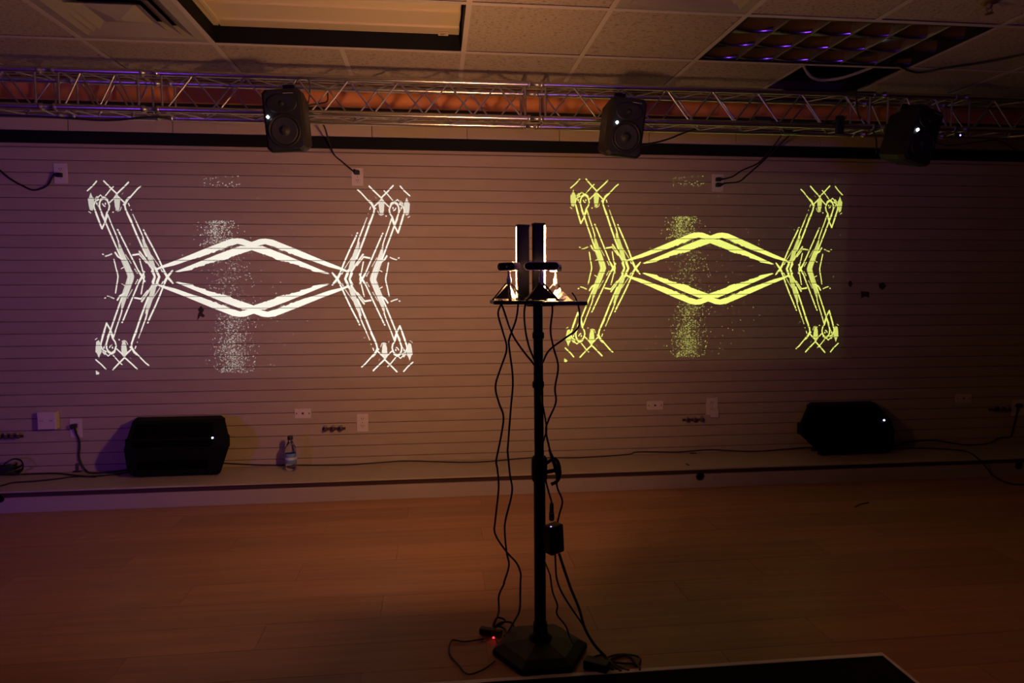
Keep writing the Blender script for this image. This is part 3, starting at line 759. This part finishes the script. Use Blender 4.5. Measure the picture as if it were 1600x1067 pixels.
# ------------------------------------------------------------------ floor speakers on the ledge
def wedge(label, top, mid, bot, led, cabl):
    """top, mid, bot = left x, right x, y of the silhouette in the photograph"""
    yf_t, yf_m, yf_b, yb = 4.40, 4.27, 4.34, 4.53
    pt = [atY(top[0], top[2], yf_t), atY(top[1], top[2], yf_t)]
    pm = [atY(mid[0], mid[2], yf_m), atY(mid[1], mid[2], yf_m)]
    pb = [atY(bot[0], bot[2], yf_b), atY(bot[1], bot[2], yf_b)]
    zb = LEDGE_Z+.012
    zt = max(pt[0].z, pt[1].z); zm = pm[0].z
    t = thing('floor_speaker', label, 'speaker', ((pt[0].x+pt[1].x)/2, 4.42, LEDGE_Z))
    rings = []
    bk = lambda r_: (atY(r_[0]+5, r_[2], yb).x, atY(r_[1]-5, r_[2], yb).x)      # the back is narrower: the sides taper
    for (a, b, yf, z, (ba, bb)) in ((pb[0].x, pb[1].x, yf_b, zb, bk(bot)), (pb[0].x-.02, pb[1].x+.02, yf_b-.03, zb+.03, bk(bot)),
            (pm[0].x, pm[1].x, yf_m, zm, bk(mid)), (pm[0].x+.012, pm[1].x-.004, yf_m+.02, zm+.06, bk(mid)),
            (pt[0].x, pt[1].x, yf_t, zt-.012, bk(top)), (pt[0].x+.003, pt[1].x-.003, yf_t+.012, zt, bk(top))):
        ba, bb = max(a-.02, ba), min(b+.02, bb)
        rings.append([(a, yf+.012, z), (a+.008, yf, z), (b-.008, yf, z), (b, yf+.012, z), (bb, yb, z), (ba, yb, z)])
    bm = bmesh.new(); loft(bm, rings)
    link('cabinet', bm, M_WEDGE, t)
    # grille on the sloping front
    gx0, gx1 = pt[0].x+.03, pt[1].x-.03
    bm = bmesh.new()
    f = lambda s, e: (yf_m+.02+(yf_t-yf_m-.02)*s-e, zm+.06+(zt-.012-zm-.06)*s)
    r = []
    for s, ins in ((.03, 0), (.97, 0)):
        pass
    quad = lambda e, ins: [(pm[0].x+.04+ins, *f(.05, e)), (pm[1].x-.09-ins, *f(.05, e)), (pt[1].x-.075-ins, *f(.93, e)), (pt[0].x+.035+ins, *f(.93, e))]
    loft(bm, [quad(-.004, 0), quad(.006, 0), quad(.010, .008)]); link('grille', bm, M_GRILLE, t)
    lw = lambda e, ins: [(pm[0].x+.05+ins, yf_m-e, zm+.05), (pm[1].x-.09-ins, yf_m-e, zm+.05), (pb[1].x-.06-ins, yf_b-.03-e, zb+.045), (pb[0].x+.05+ins, yf_b-.03-e, zb+.045)]
    bm = bmesh.new(); loft(bm, [lw(-.006, 0), lw(.004, 0), lw(.007, .006)]); link('grille', bm, M_GRILLE, t)
    hb = bk(mid); q_ = .10/(yb-yf_m)
    for s, px in ((-1, pm[0].x+(max(hb[0], pm[0].x-.02)-pm[0].x)*q_), (1, pm[1].x+(min(hb[1], pm[1].x+.02)-pm[1].x)*q_)):
        bm = BX(px-.008, px+.006, yf_m+.06, yf_m+.15, zm-.03, zm+.05, bevel=.01); link('handle', bm, M_WEDGE, t)
    for x in (pb[0].x+.05, pb[1].x-.05):
        for yy in (yf_b+.03, yb-.04): link('foot', lathe([(.016, LEDGE_Z), (.018, LEDGE_Z+.012), (.018, LEDGE_Z+.02)], 12, Matrix.Translation((x, yy, 0))), M_RUB, t)
    p = atY(led[0], led[1], yf_t)
    s = min(max((p.z-zm-.06)/(zt-.012-zm-.06), 0), 1); yy = f(s, 0)[0]
    p = atY(led[0], led[1], yy-.004)
    link('indicator_light', disc_y(p+Vector((0, .003, 0)), .0055, .006, 14), M_BLUE_LED, t)
    return t
wedge('black floor speaker lying on the ledge at left, beside the water bottle', (205, 351, 658), (192, 357, 703), (207, 343, 746), (332, 684), None)
wedge('black floor speaker lying on the ledge at right, blue light on its right', (1262, 1374, 634), (1250, 1399, 678), (1279, 1389, 712), (1381.5, 656.5), None)

# cables on the ledge
ledge_cable('thin black cable along the ledge from the left floor speaker to the right one', [(345, 722), (357, 724), (400, 726), (450, 726.5), (540, 726), (600, 722), (640, 720), (740, 722), (830, 715), (900, 715), (980, 710), (996, 706), (1060, 706), (1110, 702.5), (1180, 705), (1260, 699), (1290, 700)], .0038)
ledge_cable('black cable from the lower left outlet down to the left floor speaker', [(116, 667, WALL-.03), (119, 677, WC-.01), (123, 686, WC), (124, 698, WC), (123, 713, WC), (127, 725), (134, 735), (142, 739), (170, 738), (205, 733)], .006)
ledge_cable('upper of two black cables on the ledge at far left', [(20, 742), (34, 741), (85, 739.5), (112, 742), (140, 744), (170, 742), (205, 737)], .005)
ledge_cable('lower of two black cables on the ledge at far left', [(-40, 764), (0, 759), (20, 754), (50, 752), (90, 748), (118, 744.5), (150, 745)], .005)
ledge_cable('black cable from the right floor speaker up to the far right outlet', [(1385, 698), (1400, 696), (1422, 690), (1457, 688), (1481, 691), (1510, 695), (1543, 693), (1562, 684), (1579, 682), (1583, 668, WC), (1588, 650, WC), (1590, 636, WALL-.03)], .005)
tag(link('cable', TB([ledge_pt(1385, 702), ledge_pt(1434, 700), ledge_pt(1481, 702), ledge_pt(1512, 706), atZ(1531, 719, LEDGE_Z+.004), atY(1545, 735, LEDGE_Y-.012), atY(1553, 744, LEDGE_Y-.012), atZ(1576, 755, .006), atZ(1600, 757, .006), atZ(1660, 758, .006)], .005, smooth=5), M_CABLE),
    'black cable running off the ledge down to the floor at far right', 'cable')
# coiled bundle at the far left
p = ledge_pt(8, 738); bm = bmesh.new()
for k in range(7):
    rr = .085+.012*(k % 3); zz = LEDGE_Z+.008+.009*k
    tube(bm, [(p.x-.02+rr*math.cos(a*math.pi/7)*1.1, p.y-.01+rr*.55*math.sin(a*math.pi/7), zz+.004*math.sin(a*1.3+k)) for a in range(15)], .006, 6, smooth=2)
tag(link('cable_coil', bm, M_CABLE), 'black coil of cable lying on the ledge at the far left edge', 'cable')
tag(link('cable_loop', TB([ledge_pt(0, 735, .01), atY(8, 724, 4.45), atY(22, 717, 4.47), atY(33, 720, 4.46), atY(36, 730, 4.44), ledge_pt(31, 738, .01), ledge_pt(20, 741, .01)], .005, smooth=6), M_CABLE), 'loop of black cable standing up from the coil on the left ledge', 'cable')
# small bits on the ledge
p = ledge_pt(121, 737, 0)
t = thing('door_wedge', 'tiny dark-based stand on the ledge left of the left floor speaker', 'stand', p)
link('base', BX(p.x-.025, p.x+.025, p.y-.015, p.y+.015, p.z, p.z+.006, bevel=.002), M_RUB, t)
link('upright', BX(p.x-.008, p.x+.008, p.y-.002, p.y+.002, p.z+.005, p.z+.055, bevel=.001), M_KNOB, t)
p = ledge_pt(1083, 708.5, 0); tag(link('tape_scrap', BX(p.x-.022, p.x+.022, p.y-.008, p.y+.008, p.z, p.z+.005, bevel=.002), M_KNOB), 'small dark scrap on the ledge below the lower right knob strip', 'scrap')
p = ledge_pt(1074, 726, 0); tag(link('tape_scrap', BX(p.x-.006, p.x+.006, p.y-.025, p.y+.02, p.z, p.z+.006, bevel=.002), M_KNOB), 'small brown scrap near the front of the ledge above the grommet', 'scrap')
a, b = atZ(1336, 792, .004), atZ(1357, 785, .004)
tag(link('twig', TB([a, a.lerp(b, .4)+Vector((0, .01, .002)), b], .0035), M_KNOB), 'thin dark sliver lying on the bare floor below the right floor speaker', 'sliver')

# ------------------------------------------------------------------ water bottle
p = atZ(455, 735, LEDGE_Z); p.z = LEDGE_Z
t = thing('water_bottle', 'clear plastic water bottle with blue label and black cap on the ledge', 'bottle', p)
T = Matrix.Translation(p)
link('bottle_body', lathe([(.026, 0), (.033, .006), (.034, .03), (.0325, .036), (.034, .042), (.0335, .12), (.034, .13), (.030, .155), (.018, .182), (.0135, .190), (.0135, .205)], 28, T), M_PET, t)
lb = link('label', lathe([(.0346, .050), (.0350, .052), (.0350, .112), (.0346, .114)], 28, T, cap=False), M_WATER_LABEL, t)
link('label_band', lathe([(.0353, .074), (.0353, .090)], 28, T, cap=False), M_WATER_LABEL_W, lb)
link('cap', lathe([(.0165, .200), (.0170, .203), (.0170, .220), (.0150, .224)], 20, T), M_CAP, t)

# ------------------------------------------------------------------ equipment stand
SX, SY = .357, 2.31
PZ = 1.252
t = stand = thing('equipment_stand', 'black pole stand with hexagonal base and shelf in front of the wall', 'stand', (SX, SY, 0))
hexr = lambda r, z, o=0: [(SX+r*math.cos(math.radians(60*k+o)), SY+r*math.sin(math.radians(60*k+o)), z) for k in range(6)]
bm = bmesh.new(); loft(bm, [hexr(.165, 0), hexr(.170, .006), hexr(.168, .022), hexr(.135, .040), hexr(.05, .052)]); link('base', bm, M_STEEL, t)
link('base_socket', lathe([(.045, .045), (.040, .060), (.027, .068), (.025, .11)], 20, Matrix.Translation((SX, SY, 0))), M_STEEL, t)
link('lower_pole', TB([(SX, SY, .05), (SX-.004, SY, .70)], .0205, 18), M_STEEL, t)
link('upper_pole', TB([(SX-.004, SY, .66), (SX-.010, SY, PZ-.01)], .0165, 18), M_STEEL, t)
link('clutch', lathe([(.022, .62), (.028, .63), (.028, .70), (.022, .71)], 18, Matrix.Translation((SX-.004, SY, 0))), M_RUB, t)
kn = link('clutch_knob', lathe([(.007, 0), (.007, .03), (.020, .032), (.022, .045), (.016, .052)], 12, Matrix.Translation((SX+.018, SY-.01, .655))@Matrix.Rotation(math.radians(80), 4, 'Y')), M_RUB, t)
a = Vector((SX+.018, SY-.02, .69)); link('clutch_lever', TB([a, a+Vector((.03, -.005, .015)), a+Vector((.045, -.005, -.02)), a+Vector((.04, -.005, -.06)), a+Vector((.015, -.005, -.075))], .006, smooth=4), M_RUB, t)
for z in (.95, 1.12): link('cable_strap', lathe([(.019, z), (.0205, z+.004), (.0205, z+.018), (.019, z+.022)], 16, Matrix.Translation((SX-.008, SY, 0))), M_RUB, t)
link('shelf', BX(.187, .356, 2.20, 2.36, PZ-.012, PZ, bevel=.002), M_STEEL, t)
link('shelf', BX(.345, .494, 2.19, 2.41, PZ-.016, PZ-.003, bevel=.002), M_STEEL, t)
link('pole_top_plate', BX(SX-.05, SX+.04, SY-.05, SY+.05, PZ-.020, PZ-.0165), M_STEEL, t)

# LED light bars standing on the shelf: black housing, rounded lit diffuser turned to the wall
def light_bar(label, x, y, ang, z0, z1, m, hw, dp, bulge, lip, lean=0):
    M = Matrix.Translation((x, y, z0))@Matrix.Rotation(lean, 4, 'Y')@Matrix.Rotation(ang, 4, 'Z')     # local +Y = lit side
    t = thing('light_bar', label, 'lamp', M=M)
    h = z1-z0
    link('housing', BX(-hw, hw, -dp, .006, 0, h, bevel=.002), M_STEEL, t, world=False)
    bm = bmesh.new(); n = 10
    pr = [(hw*math.cos(math.pi*k/n), .0062+bulge*math.sin(math.pi*k/n)) for k in range(n+1)]
    loft(bm, [[(a, b, z) for a, b in pr] for z in (.012, h-.006)])
    for f in bm.faces: f.smooth = len(f.verts) == 4
    if lip: link('added_baffle', BX(hw-.0002, hw+.0022, -.004, lip, 0, h), M_STEEL, t, world=False)  # added lip, cuts this bar's light towards the right
    link('lit_diffuser', bm, m, t, world=False)
    link('end_cap', BX(-hw-.001, hw+.001, -dp-.001, .010, h-.005, h+.002, bevel=.002), M_STEEL, t, world=False)
    link('end_cap', BX(-hw-.001, hw+.001, -dp-.001, .012, -.001, .011, bevel=.002), M_STEEL, t, world=False)
light_bar('left of the two lit warm LED bars on the stand shelf', .294, 2.30, math.radians(14), PZ, 1.503, M_BAR_L, .0205, .012, .011, .028)
light_bar('right of the two lit warm LED bars on the stand shelf', .356, 2.285, math.radians(-76), PZ-.003, 1.507, M_BAR_R, .012, .030, .007, 0)

# depth cameras on folding mini tripods
def depth_camera(label, pos, yaw, width=.10, clip=False):
    M = Matrix.Translation(pos)@Matrix.Rotation(yaw, 4, 'Z')          # local -Y = where it looks
    t = thing('depth_camera', label, 'camera', M=M)
    zc = .112; r = .0135; n = 10
    cap = []
    for k in range(n+1): a = -math.pi/2+math.pi*k/n; cap.append((width/2-r+r*math.cos(a), zc+r*math.sin(a)))
    for k in range(n+1): a = math.pi/2+math.pi*k/n; cap.append((-width/2+r+r*math.cos(a), zc+r*math.sin(a)))
    bm = bmesh.new(); loft(bm, [[(a, -.012, b) for a, b in cap], [(a, .012, b) for a, b in cap]])
    bmesh.ops.bevel(bm, geom=[e for e in bm.edges if abs(e.verts[0].co.y-e.verts[1].co.y) < 1e-6], offset=.0015, segments=1, affect='EDGES')
    link('camera_shell', bm, M_SILVER, t, world=False)
    bm = bmesh.new(); loft(bm, [[(a*.965, -.0132, zc+(b-zc)*.84) for a, b in cap], [(a*.965, -.0118, zc+(b-zc)*.84) for a, b in cap]])
    fr = link('front_window', bm, M_LENS, t, world=False)
    for x in (-.034, .012, .034): link('lens', lathe([(.0055, 0), (.0055, .0012), (.003, .0016)], 14, Matrix.Translation((x, -.0130, zc))@Matrix.Rotation(math.pi/2, 4, 'X')), M_LENS, fr, world=False)
    link('neck', lathe([(.005, .072), (.005, .088), (.0035, .099)], 12), M_SILVER, t, world=False)
    link('hub', lathe([(.007, .052), (.0085, .056), (.0085, .074), (.006, .077)], 14), M_SILVER, t, world=False)
    for k in range(3):
        a = math.radians(90+120*k); d = Vector((math.cos(a), math.sin(a), 0)); s = Vector((-math.sin(a), math.cos(a), 0))
        bm = bmesh.new()
        A, B = d*.006+Vector((0, 0, .058)), d*.058+Vector((0, 0, .003))
        nrm = (B-A).normalized().cross(s)
        loft(bm, [[A+s*w2+nrm*h2 for w2, h2 in ((-.004, -.002), (.004, -.002), (.004, .002), (-.004, .002))], [B+s*w2+nrm*h2 for w2, h2 in ((-.005, -.002), (.005, -.002), (.005, .002), (-.005, .002))]])
        lg = link('leg', bm, M_STEEL, t, world=False)
        link('rubber_foot', lathe([(.0055, .000), (.006, .003), (.004, .007)], 10, Matrix.Translation(d*.057)), M_RUB, lg, world=False)
    A = Vector((0, -.002, .052)); L_, R_ = [Vector((.052*math.cos(math.radians(q)), .052*math.sin(math.radians(q)), .006)) for q in (210, 330)]
    bm = bmesh.new(); off = Vector((0, .0015, .0008)); loft(bm, [[A, L_, R_], [A+off, L_+off, R_+off]]); link('leg_web', bm, M_RUB, t, world=False)
    return t
depth_camera('silver depth camera on a mini tripod at the left end of the shelf, turned left', (.243, 2.262, PZ), math.radians(-62))
depth_camera('depth camera on a mini tripod facing the viewer in the middle of the shelf', (.345, 2.215, PZ), math.radians(-4), .114)
depth_camera('brightly lit depth camera on a mini tripod at the right end of the shelf', (.415, 2.345, PZ-.003), math.radians(70))
def wrap(label, cx, cy, z, rx, ry, h, seed):
    rng = random.Random(seed); bm = bmesh.new(); n = 14; rings = []
    for k in range(6):
        s = k/5; rr = (1-s)**.8
        rings.append([(cx+rx*rr*math.cos(2*math.pi*q/n)*(1+rng.uniform(-.16, .16))+.004*rng.uniform(-1, 1), cy+ry*rr*math.sin(2*math.pi*q/n)*(1+rng.uniform(-.16, .16)), z+h*s*(1+rng.uniform(-.12, .12) if 0 < k else 0)) for q in range(n)])
    loft(bm, rings); tag(link('crumpled_wrap', bm, M_WRAP), label, 'wrap')
wrap('crumpled wrap glowing beside the left light bar on the shelf', .246, 2.320, PZ, .030, .026, .052, 1)
wrap('larger crumpled wrap glowing beside the right light bar on the shelf', .418, 2.290, PZ-.003, .040, .030, .042, 2)
# power adapter hung on the pole
a, b = atY(848, 816, 2.27), atY(881, 864, 2.27)
cxx, czz = (a.x+b.x)/2, (a.z+b.z)/2
t = thing('power_adapter', 'black power adapter hanging against the stand pole', 'power adapter', (cxx, 2.27, czz))
R = Matrix.Translation((cxx, 2.265, czz))@Matrix.Rotation(math.radians(30), 4, 'Z')@Matrix.Rotation(math.radians(-4), 4, 'Y')
link('adapter_case', BX(-.030, .030, -.022, .022, -.050, .050, bevel=.006, M=R), M_RUB, t)
link('adapter_label', BX(-.016, .016, -.0228, -.0215, -.035, .020, M=R), M_CAB, t)
link('indicator_light', lathe([(.0025, 0), (.0025, .0015)], 8, R@Matrix.Translation((-.018, -.012, .050))), M_PURPLE_LED, t)
p0, p1 = atY(862, 785, 2.26), atY(866, 815, 2.26)
t = thing('inline_connector', 'black inline cable connector above the adapter on the pole', 'connector', p0)
link('connector_body', lathe([(.0035, 0), (.007, -.006), (.0075, -.034), (.009, -.036), (.009, -.060), (.006, -.064)], 12, Matrix.Translation(p0)), M_RUB, t)
link('connector_band', lathe([(.0095, -.0345), (.0095, -.037)], 12, Matrix.Translation(p0), cap=False), M_SILVER, t)

# cables hanging from the shelf
def T1(x, y, *d): return (740+x/3.555, 460+y/3.555, *d)
def T2(x, y, *d): return (740+x/4.85, 700+y/4.85, *d)
def T3(x, y, *d): return (680+x/4.444, 900+y/4.444, *d)
YC = 2.23
def drop(label, pts, r=.0032, Y=YC):
    out = []
    for p in pts:
        out.append(atY(p[0], p[1], p[2] if len(p) > 2 else Y) if not (len(p) > 2 and p[2] is None) else atZ(p[0], p[1], .006))
    tag(link('hanging_cable', TB(out, r, 6, smooth=5), M_CABLE), label, 'cable')
drop('outermost left black cable hanging from the shelf to the floor', [T1(160, 30), T1(150, 60), T1(136, 110), T1(160, 200), T1(184, 300), T1(150, 410), T1(121, 510), T1(140, 600), T1(166, 680), T1(150, 800), T1(126, 920), T2(180, 160), T2(190, 300), T2(165, 540), T2(163, 650), T2(245, 780), T2(325, 870), T2(356, 950), T3(592, 30), T3(590, 120), T3(585, 240, 2.28), T3(545, 320, 2.36), T3(500, 395, None), T3(480, 415, None)])
drop('inner left black cable hanging from the shelf to the floor', [T1(250, 20), T1(238, 130), T1(200, 240), T1(197, 290), T1(218, 470), T1(206, 640), T1(190, 850), T2(258, 30), T2(275, 200), T2(292, 330), T2(245, 530), T2(235, 620), T2(250, 790), T2(268, 890), T2(230, 1020), T3(480, 50), T3(441, 140), T3(441, 250, 2.30), T3(405, 350, None)])
drop('black cable slanting from the left shelf end into the pole', [T1(150, 45), T1(165, 80), T1(210, 210), T1(265, 300), T1(325, 375), T1(340, 400, 2.30)])
drop('short black cable bowing left of the pole under the shelf', [T1(295, 20), T1(281, 100), T1(288, 200), T1(305, 280), T1(325, 335), T1(338, 370, 2.30)])
drop('right black cable hanging from the shelf to the adapter', [T1(432, 40), T1(438, 90), T1(427, 200), T1(445, 300), T1(470, 400), T1(452, 520), T1(457, 600), T1(415, 700), T1(402, 760), T1(430, 890), T1(462, 1000), T2(572, 10), T2(628, 150), T2(632, 290), T2(672, 400), T2(650, 500), T2(636, 560)])
drop('black cable looping from the right shelf end back to the pole', [T1(545, -10), T1(570, 30), T1(588, 100), T1(580, 185), T1(505, 245), T1(420, 310), T1(385, 375), T1(370, 400, 2.30)])
drop('black cable along the right side of the pole above the clutch', [T1(372, 560, 2.29), T1(385, 620), T1(405, 740), T1(392, 800), T1(375, 850, 2.29)])
drop('black cable from the clutch down to the inline connector', [T2(545, 235), T2(560, 300), T2(592, 410)], .003)
drop('thin black cable from the pole down onto the right of the base', [T2(535, 850, 2.28), T2(575, 950), T3(800, 10), T3(815, 110), T3(848, 200), T3(845, 265), T3(905, 345), T3(930, 415), T3(960, 470, 2.2)], .003)
drop('left black cable from the adapter bottom down to the floor', [T2(618, 795), T2(622, 900), T3(842, 10), T3(872, 100), T3(940, 215), T3(1020, 330), T3(1060, 410), T3(1110, 490, 2.24), T3(1190, 570, None), T3(1300, 640, None), T3(1350, 655, None)], .0032)
drop('thick black cable from the adapter bottom down to the mat', [T2(648, 800), T2(690, 930), T2(735, 1060), T3(960, 130), T3(1000, 230), T3(1040, 365), T3(1105, 475), T3(1180, 555, 2.24), T3(1240, 620, None), T3(1290, 662, None)], .0048)
cable('thin black cable looping over the floor left of the base', [T3(340, 435)+(None,), T3(210, 455)+(None,), T3(150, 446)+(None,), T3(115, 447)+(None,), T3(95, 500)+(None,), T3(105, 550)+(None,), T3(160, 615)+(None,), T3(225, 680)+(None,), T3(330, 650)+(None,), T3(415, 590)+(None,)], .0028)
tag(link('cable_tangle', TB([atZ(*T3(400, 350), .012), atZ(*T3(420, 300), .03), atZ(*T3(445, 288), .03), atZ(*T3(485, 310), .02), atZ(*T3(430, 350), .012), atZ(*T3(400, 365), .012), atZ(*T3(450, 325), .02), atZ(*T3(505, 318), .025), atZ(*T3(540, 335), .02), atZ(*T3(550, 400), .010), atZ(*T3(500, 420), .008), atZ(*T3(485, 370), .01), atZ(*T3(440, 345), .012)], .0038, 6, smooth=6), M_CABLE), 'tangle of black cable on the floor left of the stand base', 'cable')
cable('short black cable from the red-lit adapter to the stand base', [T3(420, 440)+(None,), T3(440, 470)+(None,), T3(455, 495)+(None,), T3(405, 522)+(None,), T3(412, 530)+(None,)], .0032)
p = atZ(*T3(370, 385), .012)
t = thing('plug_adapter', 'black plug adapter with a red light on the floor left of the base', 'power adapter', (p.x, p.y, 0))
R = Matrix.Translation((p.x, p.y, .013))@Matrix.Rotation(math.radians(-24), 4, 'Z')
link('adapter_case', BX(-.034, .026, -.014, .014, -.012, .012, bevel=.005, M=R), M_RUB, t)
link('adapter_nose', BX(.024, .052, -.011, .011, -.010, .010, bevel=.004, M=R), M_RUB, t)
q = atZ(*T3(405, 430), .012); link('red_light', lathe([(.0045, 0), (.004, .003), (.002, .004)], 10, Matrix.Translation(q)), M_RED_LED, t)
p = atZ(*T3(1120, 625), .012)
t = thing('power_brick', 'black power brick on the floor right of the stand base', 'power adapter', (p.x, p.y, 0))
R = Matrix.Translation((p.x, p.y, .018))@Matrix.Rotation(math.radians(-32), 4, 'Z')
link('brick_case', BX(-.042, .042, -.022, .022, -.017, .015, bevel=.005, M=R), M_RUB, t)
link('strain_relief', TB([R@Vector((.04, 0, 0)), R@Vector((.06, .002, -.004))], .005), M_RUB, t)
for l, pts in (('outer cable loop on the floor right of the power brick', [(1160, 592), (1210, 560), (1270, 545), (1340, 545), (1400, 556), (1425, 580), (1412, 612), (1390, 625)]),
               ('inner cable loop on the floor right of the power brick', [(1170, 612), (1220, 598), (1300, 605), (1380, 610), (1415, 628), (1420, 655)]),
               ('cable curling across the loops right of the power brick', [(1180, 605), (1230, 570), (1300, 550), (1350, 556), (1390, 600), (1420, 640)]),
               ('cable from the stand base to the power brick', [(1040, 580), (1090, 565), (1150, 548), (1185, 556)])):
    cable(l, [T3(*q)+(None,) for q in pts], .0038)

# ------------------------------------------------------------------ black floor mat with pale edging
x1 = 1.555; ym = 2.158
t = thing('floor_mat', 'black floor mat with pale edging at the bottom of the picture', 'mat', (.4, ym, 0))
link('mat_sheet', BX(-1.3, x1-.012, .35, ym-.0205, .0005, .005), M_MAT, t)
link('edge_strip', BX(-1.3, x1, ym-.020, ym, .0005, .006, bevel=.002), M_EDGE, t)
link('edge_strip', BX(x1-.010, x1, .35, ym-.0205, .0005, .008, bevel=.002), M_EDGE, t)
